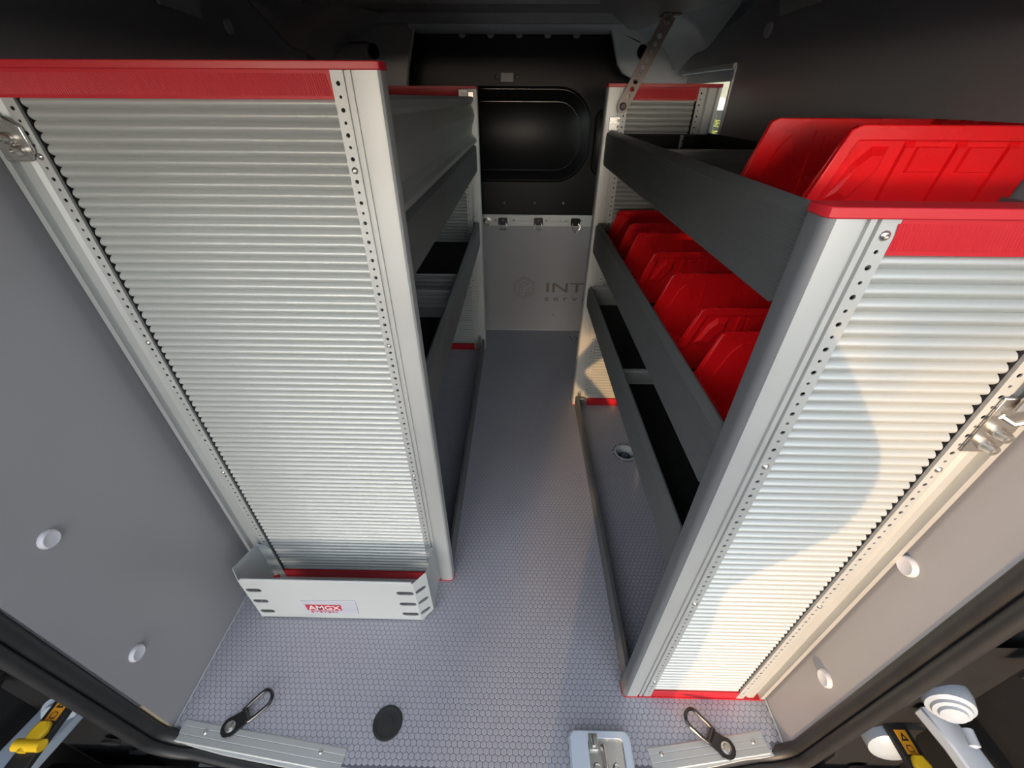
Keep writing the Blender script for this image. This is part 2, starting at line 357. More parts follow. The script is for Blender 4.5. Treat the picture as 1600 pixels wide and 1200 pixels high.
def end_panel(rack,xa,xw,y,H,screws_a=(),screws_w=(),capmat='red',name='end_panel',nose='alu',wallflange=.012):
    """xa aisle-side x, xw wall-side x; faces -y at plane y; height H."""
    s=1 if xw>xa else -1
    X=lambda u:xa+s*u
    W=abs(xw-xa); z0=.004; z1=H-.012
    # corrugated sheet
    u0,u1=.076,W-.0925; pitch=.0184; mb=MB(); front=[]; z=.046
    while z<H-.053:
        for k in range(8):
            t=k/8; front.append((y+.0118-.0090*math.sin(PI*t)**.68,z+pitch*t))
        z+=pitch
    front.append((y+.0118,z)); n=len(front)
    vs=[(X(u0),a,b) for a,b in front]+[(X(u1),a,b) for a,b in front]+[(X(u0),a+.004,b) for a,b in front]+[(X(u1),a+.004,b) for a,b in front]
    f=[]
    for i in range(n-1):
        f+= [(i,i+1,n+i+1,n+i),(2*n+i,3*n+i,3*n+i+1,2*n+i+1),(i,2*n+i,2*n+i+1,i+1),(n+i,n+i+1,3*n+i+1,3*n+i)]
    f+=[(0,n,3*n,2*n),(n-1,2*n-1+0,4*n-1,3*n-1)]
    mb.add(vs,f); pn=mb.build(name,'alu2',rack,ang=50)
    # aisle post, extruded section with rounded nose and two grooves
    D=.034
    A=[(0,D),(0,.011),(.0015,.0055),(.0055,.0015),(.011,0),(.043,0),(.0435,.0055),(.0495,.0055),(.050,.0008),(.057,.0008),(.0575,.0065),(.0625,.0065),(.0625,D)]
    MB().prism([(X(u),y+v) for u,v in A],XY,z0,z1).build('post','alu',pn,ang=28)
    if nose!='alu': MB().prism([(X(u),y+v) for u,v in [(-.0006,D),(-.0006,.0105),(.0010,.0050),(.0052,.0009),(.0112,-.0007),(.0125,.004),(.0125,D)]],XY,z0,z1).build('post_nose',nose,pn,ang=60)
    # wall-side post: channel and flange
    B=[(W,D),(W,.0),(W-wallflange,.0),(W-wallflange,.016),(W-.030,.016),(W-.031,.004),(W-.046,.004),(W-.054,.010),(W-.0625,.010),(W-.0625,D)]
    MB().prism([(X(u),y+v) for u,v in B],XY,z0,z1).build('post','alu',pn,ang=28)
    xx=sorted((X(W-.098),X(W-.080))); MB().box(xx[0],xx[1],y+.0165,y+.0170,.046,H-.053).build('gap_shade','gapshade',pn,smooth=False)  # black sheet painting the shade in the gap beside the hole strip
    rows=[]; z=z1-.018; k=0
    while z>z0+.012:
        rows.append((z,.0036 if k%2==0 else .0025)); z-=.0185; k+=1
    rows=rows[::-1]
    for a,b in ((.0625,.0845),(W-.0845,W-.0625)):
        xx=sorted((X(a),X(b))); strip_with_holes(xx[0],xx[1],y+.0012,z0,z1,rows).build('hole_strip','alu',pn,smooth=False)
        MB().box(xx[0],xx[1],y+.0075,y+.0078,z0,z1).build('hole_shade','gapshade',pn,smooth=False)  # black sheet standing in for the shaded hollow behind the holes
    snap=lambda z:min((q for q,_ in rows),key=lambda q:abs(q-z))
    for z in screws_a: screw(pn,(X(.0735),y+.0014,snap(z)),(0,-1,0),.0062)
    for z in screws_w: screw(pn,(X(W-.0735),y+.0014,snap(z)),(0,-1,0),.0062)
    # top cap : lid plus woven-look band
    xx=sorted((X(-.002),X(W+.002)))
    cap=MB(); o1=[(X(-.002),y+D+.002),(X(-.002),y+.006),(X(.002),y),(X(.010),y-.003),(X(W+.001),y-.003),(X(W+.001),y+D+.002)]
    cap.prism(o1,XY,H-.012,H); cp=cap.build('top_cap',capmat,pn,bevel=.0015)
    xb=sorted((X(.0846),X(W-.0846 if W<.6 else W-.03)))
    bd=MB(); bd.box(xb[0],xb[1],y+.0005,y+.012,H-.052,H-.0115)
    x=xb[0]+.003                         # fine raised ribs of the band
    while x<xb[1]-.003:
        bd.add([(x,y+.0004,H-.047),(x+.0014,y-.0006,H-.047),(x+.0028,y+.0004,H-.047),(x-.006,y+.0004,H-.017),(x-.0046,y-.0006,H-.017),(x-.0032,y+.0004,H-.017)],[(0,1,4,3),(1,2,5,4)]); x+=.0042
    bd.build('top_band',capmat,pn,smooth=False)
    ft=MB(); ft.prism([(X(-.002),y+D+.002),(X(-.002),y+.008),(X(.006),y-.002),(X(W+.001),y-.002),(X(W+.001),y+D+.002)],XY,0,.004)
    ft.box(*sorted((X(.0846),X(W-.0846))),y+.001,y+.014,.004,.045); ft.build('foot_cap',capmat,pn,bevel=.001)
    return pn
def lip(rack,s,x,y0,y1,z0,z1,mt,rib=True,name='front_lip',r=.035,th=.012,bevtop=.014,pitch=.0048):
    """shelf edge board: outer face at x facing the aisle (s=+1 rack on right => faces -x); rounded ends at outer bottom/top"""
    pr=[]; z=z0
    pr.append((x+s*.008,z0)); pr.append((x+s*.002,z0+.003)); zz=z0+.008; pr.append((x,zz))
    ztop=z1-bevtop
    if rib:
        while zz<ztop-pitch:
            pr+= [(x,zz+pitch*.35),(x+s*.0009,zz+pitch*.5),(x+s*.0009,zz+pitch*.85),(x,zz+pitch)]; zz+=pitch
    pr+=[(x,ztop),(x+s*.003,ztop+.004),(x+s*.013,z1)]
    back=[(x+s*(.013+.004),z1),(x+s*.017,z0+.006),(x+s*.012,z0)]
    pr=pr+back
    def ins(z):
        for c,sg in((z1-r,1),(z0+r,-1)):
            d=(z-c)*sg
            if d>0: return r-math.sqrt(max(r*r-d*d,0))
        return 0
    n=len(pr); vs=[(a,y0+ins(b),b) for a,b in pr]+[(a,y1-ins(b),b) for a,b in pr]
    f=[(i,(i+1)%n,n+(i+1)%n,n+i) for i in range(n)]
    mb=MB(); mb.add(vs,f)
    for base in (0,n):
        tri=tessellate_polygon([[Vector((a,b,0)) for a,b in pr]]); mb.add([vs[base+i] for i in range(n)],[t for t in tri])
    return mb.build(name,mt,rack,ang=30)
def rib_plate(x0,x1,y,z0,z1,th=.004,pitch=.006):
    """divider: plate across the shelf facing -y with horizontal flutes and a folded top"""
    pr=[(y,z0)]; z=z0
    while z<z1-.012: pr+=[(y,z+pitch*.45),(y+.0010,z+pitch*.55),(y+.0010,z+pitch*.9),(y,z+pitch)]; z+=pitch
    pr+=[(y-.003,z1-.008),(y-.003,z1-.002),(y,z1),(y+.010,z1),(y+.010,z1-.004),(y+th,z1-.006),(y+th,z0)]
    return MB().prism(pr,YZ,x0,x1)
def mat_sheet(x0,x1,y0,y1,z):
    pr=[]; x=x0; mb=MB(); pr=[(x0,z-.003)]
    pr.append((x0,z))
    while x<x1-.006: pr+=[(x+.002,z+.0015),(x+.004,z+.0015),(x+.006,z)]; x+=.006
    pr.append((x1,z-.003))
    return MB().prism(pr,XZ,y0,y1)
# ---- right rack
rk=thing('shelf_rack','lower three-shelf aluminium rack on the right, full of red bins','rack',(.56,1.2,0))
def loc(o,root):  # keep world placement while parented to an offset Empty
    for c in o: 
        c.matrix_parent_inverse=Matrix.Translation(root.location).inverted()
end_panel(rk,.350,.778,.478,1.405,screws_a=(1.384,1.012,.563,.126),screws_w=(1.012,.560),nose='nosegrey')
end_panel(rk,.342,.776,1.93,1.547,screws_a=(),screws_w=())
for ch in rk.children:
    for c2 in ch.children:
        if c2.name.startswith('post') and abs(c2.data.vertices[0].co.x-.350)<.02 and c2.data.vertices[0].co.y<1: pass
for i,(a,b) in enumerate(((1.268,1.398),(.905,1.041),(.636,.745))):
    sh=MB().box(.374,.772,.515,1.925,a+.012,a+.016).build('shelf','ribalu',rk,smooth=False)
    lip(sh,1,.356,.513,1.926,a,b,'greyalu',rib=True)
    lip(sh,-1,.776,.513,1.926,a,b-.02,'greyalu',rib=False,name='back_lip')
    for yy in (.514,1.927):
        MB().box(.366,.372,yy-.004,yy+.004,a+.01,b-.004).build('lip_clip','steel',sh)
    if i==0:
        mat_sheet(.376,.756,1.50,1.915,a+.020).build('mat','rubmat',sh,smooth=False)
        rib_plate(.376,.756,1.47,a+.016,1.371).build('divider','ribalu',sh)
        rib_plate(.376,.756,1.90,a+.016,1.385,).build('divider','rubmat',sh)
        MB().box(.640,.652,1.878,1.892,a+.016,1.383).build('divider_clip','steel',sh,bevel=.002)
        MB().box(.750,.756,1.50,1.90,a+.016,1.39).build('liner','rubmat',sh)
    if i==2:
        mat_sheet(.376,.756,1.245,1.895,a+.020).build('mat','rubmat',sh,smooth=False)
        mat_sheet(.376,.756,.525,1.210,a+.020).build('mat','rubmat',sh,smooth=False)
        rib_plate(.376,.756,1.903,a+.016,.748).build('divider','ribalu',sh)
        mb=rib_plate(.376,.756,1.228,a+.016,.705); mb.build('divider','ribalu',sh)
        MB().box(.376,.756,1.165,1.228,.690,.694).build('divider_fold','ribalu',sh)
    if i==1:
        mat_sheet(.376,.756,.525,1.910,a+.017).build('mat','rubmat',sh,smooth=False)
# base rail
br=MB().prism([(.357,0),(.357,.060),(.361,.066),(.374,.066),(.374,.0)],XZ,.512,1.928).build('base_rail','greyalu',rk)
MB().box(.366,.382,1.915,1.925,.05,.10).build('rail_clip','steel',br); MB().box(.374,.41,1.905,1.912,.052,.060).build('rail_clip','steel',br)
MB().prism([(.395,.012),(.42,.012),(.42,.045),(.395,.05)],XZ,1.895,1.90).build('rail_clip','steel',br)
# cargo tie bracket on the right wall-side post
def tie_bracket(par,x,y,z,s):
    b=MB().prism([(x-.030,z-.045),(x+.026,z-.045),(x+.026,z+.06),(x-.030,z+.06)],XZ,y-.004,y).build('tie_bracket','steel',par,bevel=.002)
    return b
pr_=rk.children[0]
b=tie_bracket(rk,.736,.478,1.095,1)
for dz,dx in((-.022,-.004),(.002,.0)):
    MB().lathe([(.0105,0),(.0105,.004),(.0095,.006),(.008,.016),(.0075,.018),(.004,.018),(.004,.014),(0,.014)],(.736+dx,.474,1.09+dz),(0,-1,0),16).build('bolt','steel',b)
MB().tube([(.716,.470,1.125),(.730,.462,1.118),(.745,.455,1.130),(.757,.44,1.165),(.757,.42,1.20),(.745,.41,1.225),(.735,.42,1.235)],.0045,8).build('hook','steel',b)
MB().prism([(.722,1.135),(.762,1.135),(.765,1.25),(.722,1.25)],XZ,.466,.4705).build('hook_plate','steel',b,bevel=.002)
loc(rk.children,rk)
# ---- left rack
lk=thing('shelf_rack','tall deep aluminium rack on the left with big ribbed end panel','rack',(-.58,1.7,0))
end_panel(lk,-.218,-.940,.833,1.548,screws_a=(1.397,1.023,.578),screws_w=(1.405,1.021,.568))
end_panel(lk,-.214,-.940,2.565,1.548)
Y0,Y1=.869,2.560
for i,(a,b) in enumerate(((1.158,1.294),(.750,.898))):
    sh=MB().box(-.925,-.250,Y0+.004,Y1,a+.012,a+.016).build('shelf','ribalu',lk,smooth=False)
    lip(sh,-1,-.2275,Y0,Y1,a,b,'ribalu' if 0 else 'greylip' if 0 else 'greyalu',rib=False,r=.04)
    lip(sh,1,-.936,Y0,Y1,a,b-.02,'greyalu',rib=False,name='back_lip')
    if i==1:
        mat_sheet(-.915,-.252,1.80,Y1-.01,a+.020).build('mat','rubmat',sh,smooth=False)
        mat_sheet(-.915,-.252,Y0+.01,1.50,a+.020).build('mat','rubmat',sh,smooth=False)
        rib_plate(-.915,-.252,1.79,a+.016,.842,pitch=.02).build('divider','ribalu',sh)
        rib_plate(-.915,-.252,1.60,a+.016,.842,pitch=.02).build('divider','ribalu',sh)
        MB().box(-.915,-.252,1.50,1.60,a+.016,a+.020).build('divider_fold','ribalu',sh)
        MB().box(-.262,-.252,1.595,1.604,.80,.835).build('divider_clip','red',sh); MB().box(-.262,-.252,1.785,1.794,.80,.835).build('divider_clip','red',sh)
    for yy in (Y1-.004,):
        MB().box(-.262,-.250,yy-.006,yy+.004,a+.05,b+.02).build('lip_clip','steel',sh,bevel=.002)
# tall faceted front board with top rail on the upper shelf
pf=[(-.240,1.300),(-.226,1.304),(-.226,1.318),(-.238,1.326),(-.250,1.345),(-.246,1.380),(-.236,1.402),(-.232,1.425),(-.240,1.455),(-.250,1.470),(-.238,1.482),(-.234,1.496),(-.240,1.504),(-.262,1.504),(-.264,1.496),(-.258,1.44),(-.262,1.38),(-.262,1.32),(-.250,1.300)]
MB().prism(pf,XZ,Y0,Y1-.005).build('front_board','ribalu',lk,ang=20)
MB().box(-.262,-.232,Y1-.012,Y1,1.49,1.525).build('board_bracket','steel',lk,bevel=.003)
MB().box(-.31,-.262,Y1-.004,Y1,1.495,1.535).build('board_bracket','blacksteel',lk,bevel=.003)
br=MB().prism([(-.226,0),(-.226,.078),(-.231,.088),(-.240,.088),(-.240,.0)],XZ,Y0,Y1).build('base_rail','greyalu',lk)
MB().box(-.262,-.240,Y1-.02,Y1-.01,.07,.11).build('rail_clip','steel',br,bevel=.002); MB().box(-.29,-.245,Y1-.03,Y1-.022,.068,.078).build('rail_clip','steel',br)
b=MB().prism([(-.925,1.40),(-.880,1.40),(-.866,1.415),(-.866,1.455),(-.885,1.47),(-.925,1.475)],XZ,.826,.832).build('tie_bracket','steel',lk,bevel=.002)
for x,z in((-.898,1.437),(-.890,1.418)):
    MB().lathe([(.010,0),(.010,.004),(.0085,.006),(.008,.012),(.0075,.014),(.004,.014),(.004,.011),(0,.011)],(x,.826,z),(0,-1,0),16).build('bolt','steel',b)
MB().tube([(-.935,.822,1.50),(-.915,.818,1.478),(-.900,.815,1.470),(-.880,.815,1.466)],.0045,8).build('hook','steel',b)
loc(lk.children,lk)

# ------------------------------------------------------------ perforated roof strap on the right rack
P0=Vector((.402,1.903,1.474)); P1=Vector((.535,1.94,1.742)); L=(P1-P0).length; zx=(P1-P0).normalized(); nn=Vector((0,-1,0)); nn=(nn-zx*nn.dot(zx)).normalized(); sx_=zx.cross(nn)
FN=lambda u,v,w:tuple(P0+sx_*u+zx*v+nn*w)
st=thing('perforated_strap','perforated steel strap bracing the right rack to the roof','strap',tuple(P0))
hs=[circ(0,.036+.0250*k,.0085 if k%3 else .0070,12) for k in range(int((L-.065)/.0250))]
ol=[( .022,.0),(.022,L),(-.022,L),(-.022,.0),(-.016,-.016),(0,-.022),(.016,-.016)]
a=MB().prism(ol,FN,0,.003,hs).build('strap','strap',st,smooth=False)
b=MB().lathe([(.013,0),(.013,.005),(.009,.008),(0,.008)],tuple(P0+nn*.003),tuple(nn),18).build('bolt','darksteel',st)
c=MB().lathe([(.011,0),(.011,.005),(.008,.008),(0,.008)],tuple(P0+zx*(L-.02)+nn*.003),tuple(nn),18).build('bolt','steel',st)
d=MB().box(P1.x-.03,P1.x+.035,P1.y-.03,P1.y+.03,P1.z-.006,P1.z+.0025).build('roof_plate','steel',st,bevel=.003)
e_=MB().prism([(.362,1.395),(.404,1.395),(.404,1.44),(.362,1.44)],XZ,1.9235,1.9285).build('foot_plate','steel',st,bevel=.001)
for z in (1.408,1.428): screw(st,(.398,1.9235,z),(0,-1,0),.005)
loc(st.children,st)

# ------------------------------------------------------------ storage bins
def make_bin(name,label,L=.350,W=.225,H=.182,lipz=.078,corner=.032):
    """open-front bin: front at x=0, back x=L, centred on y; floor z=0"""
    root=thing(name,label,'storage bin')
    t=.0035
    side=[(.016,0),(L-.012,0),(L,H),(corner+.012,H),(corner,H-.006),(0,lipz)]      # outline x,z
    taper=lambda z: .012*(1-z/H)
    mb=MB()
    for s in (-1,1):                 # side wall, slightly tapered
        o=[(x,s*(W/2-taper(z)),z) for x,z in side]; i_=[(x,s*(W/2-t-taper(z)),z) for x,z in side]; n=len(side)
        tri=tessellate_polygon([[Vector((x,z,0)) for x,z in side]])
        mb.add(o+i_,[q for q in tri]+[tuple(k+n for k in reversed(q)) for q in tri]+[(k,(k+1)%n,(k+1)%n+n,k+n) for k in range(n)])
    yb=W/2-.012
    mb.box(.016,L-.012,-yb,yb,0,t)
    mb.add([(L-.012,-yb,0),(L-.012,yb,0),(L,W/2,H),(L,-W/2,H),(L-.0155,-yb,0),(L-.0155,yb,0),(L-.0035,W/2,H),(L-.0035,-W/2,H)],[(0,1,2,3),(7,6,5,4),(3,2,6,7)])
    yl=W/2-.007
    mb.add([(.016,-yb,0),(.016,yb,0),(0,yl,lipz),(0,-yl,lipz),(.0195,-yb,0),(.0195,yb,0),(.0035,yl,lipz),(.0035,-yl,lipz)],[(0,3,2,1),(4,5,6,7),(3,7,6,2)])
    body=mb.build('body','bin',root,bevel=.0012)
    # rim flange following the side silhouette and across front and back
    rm=MB(); h=.019
    path=[(0,lipz),(corner,H-.006),(corner+.014,H),(L,H)]; off=[]
    for k,q in enumerate(path):
        ns=[]
        for a,b in ((path[k-1],q) if k>0 else None,(q,path[k+1]) if k<len(path)-1 else None) if False else [t for t in ((path[k-1],q) if k>0 else None,(q,path[k+1]) if k<len(path)-1 else None) if t]:
            dx,dz=b[0]-a[0],b[1]-a[1]; l=math.hypot(dx,dz); ns.append(Vector((dz/l,-dx/l)))
        m_=sum(ns,Vector((0,0))).normalized(); c_=m_.dot(ns[0]); off.append((q[0]+m_.x*h/c_,q[1]+m_.y*h/c_))
    for s in(-1,1):
        y1=s*(W/2+.0055); y0_=s*(W/2-.002); n=len(path)
        vs_=[(x,y0_,z+.0008) for x,z in path]+[(x,y1,z+.0008) for x,z in path]+[(x,y0_,z) for x,z in off]+[(x,y1,z) for x,z in off]
        f_=[(0,n,3*n,2*n),(n-1,2*n-1,4*n-1,3*n-1)]
        for k in range(n-1): f_+=[(k,k+1,n+k+1,n+k),(n+k,n+k+1,3*n+k+1,3*n+k),(2*n+k,2*n+k+1,3*n+k+1,3*n+k),(k,k+1,2*n+k+1,2*n+k)]
        rm.add(vs_,f_)
    rm.box(-.0045,.003,-W/2-.004,W/2+.004,lipz-.016,lipz+.001); rm.box(L-.003,L+.004,-W/2-.0055,W/2+.0055,H-h,H+.001)
    rm.build('rim','bin',root,bevel=.0018)
    # pressed ribs, the lozenge at the front of each side and steps
    def frus(rb,s,poly,d,ins):
        cx=sum(p[0] for p in poly)/len(poly); cz=sum(p[1] for p in poly)/len(poly); n=len(poly)
        Y0=lambda z: s*(W/2-t-taper(z)+.0005); Y1=lambda z: s*(W/2-taper(z)+d)
        Yi=lambda z: s*(W/2-t-taper(z)-.003)
        A=[(x,Yi(z),z) for x,z in poly]; B=[(cx+(x-cx)*ins,Y1(z),cz+(z-cz)*ins) for x,z in poly]; Cc=[(x,s*(W/2-taper(z)-.0002),z) for x,z in poly]
        rb.add(A+Cc+B,[(i,(i+1)%n,(i+1)%n+n,i+n) for i in range(n)]+[(i+n,(i+1)%n+n,(i+1)%n+2*n,i+2*n) for i in range(n)]+[tuple(range(2*n,3*n)),tuple(range(n-1,-1,-1))])
    for s in(-1,1):
        def one(name,*a):
            rb=MB(); frus(rb,s,*a); rb.build(name,'bin',body,smooth=False)
        one('front_boss',[(corner+.026,H-.048),(corner+.046,H-.026),(corner+.072,H-.026),(corner+.072,H-.056),(corner+.034,H-.112),(corner+.004,H-.100)],.009,.66)
        for x0 in(.125,.205,.285):
            one('rib',[(x0,H-.019),(x0+.016,H-.019),(x0+.012,.012),(x0-.002,.012)],.005,.88)
        one('pressed_panel',[(.146,H-.026),(.201,H-.026),(.201,H-.060),(.146,H-.060)],.004,.92)
        one('pressed_panel',[(.226,H-.026),(.281,H-.026),(.281,H-.060),(.226,H-.060)],.004,.92)
    lh=MB(); 
    for yy in (-.055,.055): lh.box(-.009,-.002,yy-.006,yy+.006,lipz-.014,lipz+.004)
    lh.box(.0,.010,-.075,.075,.010,.016)
    lh.build('label_holder','bin',root,bevel=.001)
    return root
bins=[((.452,.805,1.289),'large red plastic bin on the top right shelf'),
      ((.408,.653,.925),'red bin on the middle right shelf, partly hidden behind the near post'),
      ((.408,.998,.925),'red bin on the middle right shelf, next after the one half behind the near post'),
      ((.408,1.415,.925),'red bin on the middle right shelf, second from the far end'),
      ((.408,1.770,.925),'red bin on the middle right shelf, farthest one against the far end panel')]
b0=make_bin('storage_bin',bins[0][1]); b0.location=bins[0][0]
b0.scale=(.93,1,1)
for l,lb in bins[1:]:
    c=copy_tree(b0); c.location=l; c['label']=lb; c['group']='red bins on the middle shelf'; c.scale=(1,1,.98)

# ------------------------------------------------------------ document holder at the foot of the left rack
dh=thing('document_holder','light grey folded sheet-metal pocket at the foot of the left rack','holder',(-.6,.76,0))
t=.002; ht=.240
xl,xr=-.866,-.310; ch=.028; yf,ym,yb=.686,.716,.8325
def slot(x0,x1,z,h): return rrect(x0,x1,z-h/2,z+h/2,h/2-.0002,4)
# front plate (local coords world; parent offset handled)
fp=MB().prism([(xl,0.004),(xr,.004),(xr,ht),(xl,ht)],XZ,yf,yf+t,[slot(xl+.003,xl+.054,z,.021) for z in(.045,.112,.180)]+[slot(xr-.060,xr-.003,z,.021) for z in (.045,.112,.180)])
fp.build('front_plate','holder',dh,smooth=False)
for xa_,xb_,s in((xl,xl-ch,-1),(xr,xr+ch*1.35,1)):
    d=Vector((xb_-xa_,ym-yf,0)); l=d.length; d.normalize(); nn_=Vector((-d.y,d.x,0))*(-s)
    F=lambda u,v,w_,A=Vector((xa_,yf,0)),d=d,nn_=nn_: tuple(A+d*u+nn_*w_+Vector((0,0,v)))
    zs=(.045,.112,.180)
    MB().prism([(0,.004),(l,.022),(l,ht+.016),(0,ht)],F,0,t,[slot(.003,l-.008,z+.004,.020) for z in zs]).build('corner_plate','holder',dh,smooth=False)
    pl=MB().prism([(ym,.022),(yb,.022),(yb,.185),(ym+.085,.200),(ym+.06,.222),(ym,ht+.016)][0:3]+[(yb,.200),(yb-.01,.215),(ym,ht+.016)],YZ,xb_,xb_+s*t).build('side_plate','holder',dh,smooth=False)
    x1=xb_-s*.042 if s<0 else xb_-.030
    mt_=MB().prism([(xb_,.03),(x1,.03),(x1,.185),(x1+s*.008,.205),(xb_,.214)],XZ,yb-.002,yb-.0002,[circ((xb_+x1)/2,z,.003,10) for z in(.08,.125,.17)]).build('mounting_flange','holder',dh,smooth=False)
MB().box(xl-.01,xr+.012,yf,yb,.004,.006).build('base_plate','holder',dh,smooth=False)
MB().tube([(xl+.006,yf+.003,ht),(xr-.004,yf+.003,ht)],.0035,8).build('rolled_edge','holder',dh)
# name plate: parallelogram plate with red panel and lettering (the square code is left out)
lb=MB().prism([(-.700,.125),(-.516,.128),(-.520,.042),(-.698,.040)],XZ,yf-.003,yf-.0002).build('name_plate','lab',dh,bevel=.0008)
MB().prism([(-.690,.102),(-.570,.103),(-.572,.066),(-.690,.065)],XZ,yf-.0038,yf-.003).build('red_panel','labred',lb,smooth=False)
text('AMGX','lettering',.038,'labwhite',lb,Matrix.Translation((-.683,yf-.0040,.0705))@FR,sx=.98,offset=.0003)
text('SYSTEM','lettering',.012,'labred',lb,Matrix.Translation((-.683,yf-.0034,.050))@FR,sx=2.3)
loc(dh.children,dh)

# ------------------------------------------------------------ lashing rings, plug, striker, wells
def lashing(label,x,y,ang):
    t=thing('lashing_ring',label,'lashing ring',(x,y,.003),ang,None)
    out=circ(0,0,.026,10); 
    pts=[(.026*math.cos(a),.026*math.sin(a)) for a in [R(60+i*24) for i in range(11)]]+[(.034,-.021),(.043,-.021),(.043,.021),(.034,.021)]
    MB().prism(pts,XY,0,.005).build('base_plate','blacksteel',t,bevel=.0012)
    MB().lathe([(.0145,.005),(.0140,.0075),(.0105,.0085),(.0095,.0065),(.0060,.0060),(.0055,.011),(0,.011)],(0,0,0),(0,0,1),24).build('bolt','steel',t)
    MB().tube([(.043,-.020,.008),(.043,.020,.008)],.0075,12).build('hinge_barrel','blacksteel',t)
    h=.020; P=[]
    for k in range(9): 
        a=-PI/2+k*PI/8; P.append((.098+.0215*math.cos(a),.0225*math.sin(a)))
    loop=[(.043,-.0190),(.062,-.0215)]+P+[(.062,.0215),(.043,.0190)]
    MB().tube([(a,b,.008+(a-.043)*.30) for a,b in loop],.0050,10,closed=False).build('ring','blacksteel',t)
    return t
lashing('black lashing ring on the floor at the rear left corner',-.802,.380,math.atan2(.068,.083))
lashing('black lashing ring on the rear right of the floor, in the sunlight',.615,.361,math.atan2(.059,-.078))
fp=thing('floor_plug','round black rubber plug set in the floor near the rear','plug',(-.352,.400,0))
MB().lathe([(.043,0),(.042,.003),(.036,.0042),(.033,.0030),(.030,.0028),(0,.0030)],(0,0,0),(0,0,1),36).build('disc','rubber',fp)
MB().lathe([(.018,.0028),(.0175,.0036),(0,.0036)],(0,0,0),(0,0,1),28).build('centre_boss','rubber',fp)
def well(label,x,y,r):
    t=thing('lashing_well',label,'lashing point',(x,y,0))
    MB().lathe([(r+.010,0),(r+.009,.0022),(r+.001,.0026),(r-.002,-.002),(r-.010,-.040),(0,-.042)],(0,0,0),(0,0,1),32,open_=True).build('rim','holder',t)
    MB().lathe([(r-.016,-.041),(r-.016,-.030),(.012,-.028),(0,-.028)],(0,0,0),(0,0,1),20).build('base','rubber',t)
    MB().lathe([(.016,-.029),(.015,-.020),(.009,-.018),(.007,-.024),(0,-.024)],(0,0,0),(0,0,1),20).build('bolt','blue',t)
    MB().tube([(-.022,-.012,-.022),(-.02,-.03,-.012),(0,-.036,-.010),(.02,-.03,-.012),(.022,-.012,-.022)],.004,8).build('ring','blacksteel',t)
well('recessed round lashing point in the floor under the right rack',.578,1.535,.048)
well('recessed round lashing point by the front bulkhead',.475,2.782,.045)
# door lock striker at the middle of the sill
sk=thing('door_striker','pale blue-grey door lock striker housing at the sill','striker',(.262,.30,0))
hb=MB(); o=rrect(-.088,.086,-.13,.093,.020,6); i_=rrect(-.084,.080,-.13,.088,.017,6); wll=rrect(-.036,.062,-.128,.072,.010,6)
hb.prism(o,XY,0,.010); N=len(o)
hb2=MB().prism(i_,XY,.010,.022,[wll]); 
hb.build('housing','pale',sk,bevel=.003); hb2.build('raised_frame','pale',sk,bevel=.004)
MB().prism(rrect(-.035,.061,-.127,.071,.008,4),XY,.0101,.0125).build('striker_plate','steel',sk)
MB().box(.008,.012,-.12,.068,.0125,.0145).build('striker_fold','steel',sk)
MB().tube([(.004,.058,.010),(.004,.056,.024),(.006,.048,.030),(.009,.0,.030),(.010,-.012,.026),(.010,-.016,.010)],.0042,10).build('striker_loop','steel',sk)
for x in(-.016,.036): 
    MB().lathe([(.0105,0),(.0103,.003),(.0075,.0036),(.006,.0026),(.0035,.0026),(.003,.005),(0,.005)],(x,.012,.0125),(0,0,1),20).build('bolt','steel',sk)
MB().tube([(-.022,.078,.022),(-.021,.052,.030)],.0055,10).build('spring_pin','steel',sk); MB().box(-.034,-.008,.045,.082,.0125,.024).build('pin_clip','steel',sk,bevel=.002)

# ------------------------------------------------------------ lashing track on the bulkhead
tk=thing('lashing_track','aluminium airline-style lashing track across the front bulkhead','track',(0,YB-.010,.825))
mb=MB(); N=46
slotp=[]
x=-.90; up=[];dn=[]
while x<.74: up.append((x,.0045)); up.append((x+.006,.0085)); up.append((x+.012,.0085)); up.append((x+.018,.0045)); x+=.026
poly_h=[(a,b) for a,b in up]+[(a,-b) for a,b in reversed(up)]
MB().prism([(-.965,-.036),(.782,-.036),(.782,.036),(-.965,.036)],XZ,-.009,-.001,[poly_h]).build('rail','alu',tk,smooth=False)
MB().box(-.96,.78,-.0012,-.0002,-.012,.012).build('rail_floor','ribalu',tk,smooth=False)
for z in(-.032,.028): MB().box(-.965,.782,-.012,-.009,z,z+.004).build('rail_flange','alu',tk,smooth=False)
for x in(-.156,-.025,.092,.191,.325,.424,.56,-.29): screw(tk,(x,-.009,-.001),(0,-1,0),.008)
def fitting(x,ang,label):
    f=thing('rail_fitting',label,'rail fitting',(x,YB-.021,.820))
    MB().prism(rrect(-.030,.030,-.022,.024,.008),XZ,-.016,0).build('block','blacksteel',f,bevel=.003)
    MB().lathe([(.010,0),(.009,.006),(0,.007)],(0,-.016,.004),(0,-1,0),16).build('knob','blacksteel',f)
    a=R(ang); w_=.024
    P=[(-.019,-.016,-.010),(-.023,-.020,-.024),(-.026,-.024,-.042),(-.020,-.026,-.050),(.020,-.026,-.050),(.026,-.024,-.042),(.023,-.020,-.024),(.019,-.016,-.010)] if ang==0 else [(-.014,-.016,-.008),(-.026,-.020,-.026),(-.024,-.022,-.040),(-.003,-.024,-.068),(.008,-.024,-.068),(.032,-.022,-.040),(.034,-.020,-.026),(.018,-.016,-.008)]
    MB().tube(P,.0038,8).build('ring','steel',f)
fitting(-.099,0,'black track fitting with a steel ring, leftmost of the three on the bulkhead')
fitting(.139,0,'black track fitting with a steel ring, middle of the three on the bulkhead')
fitting(.386,1,'black track fitting with a triangular steel ring, rightmost of the three')
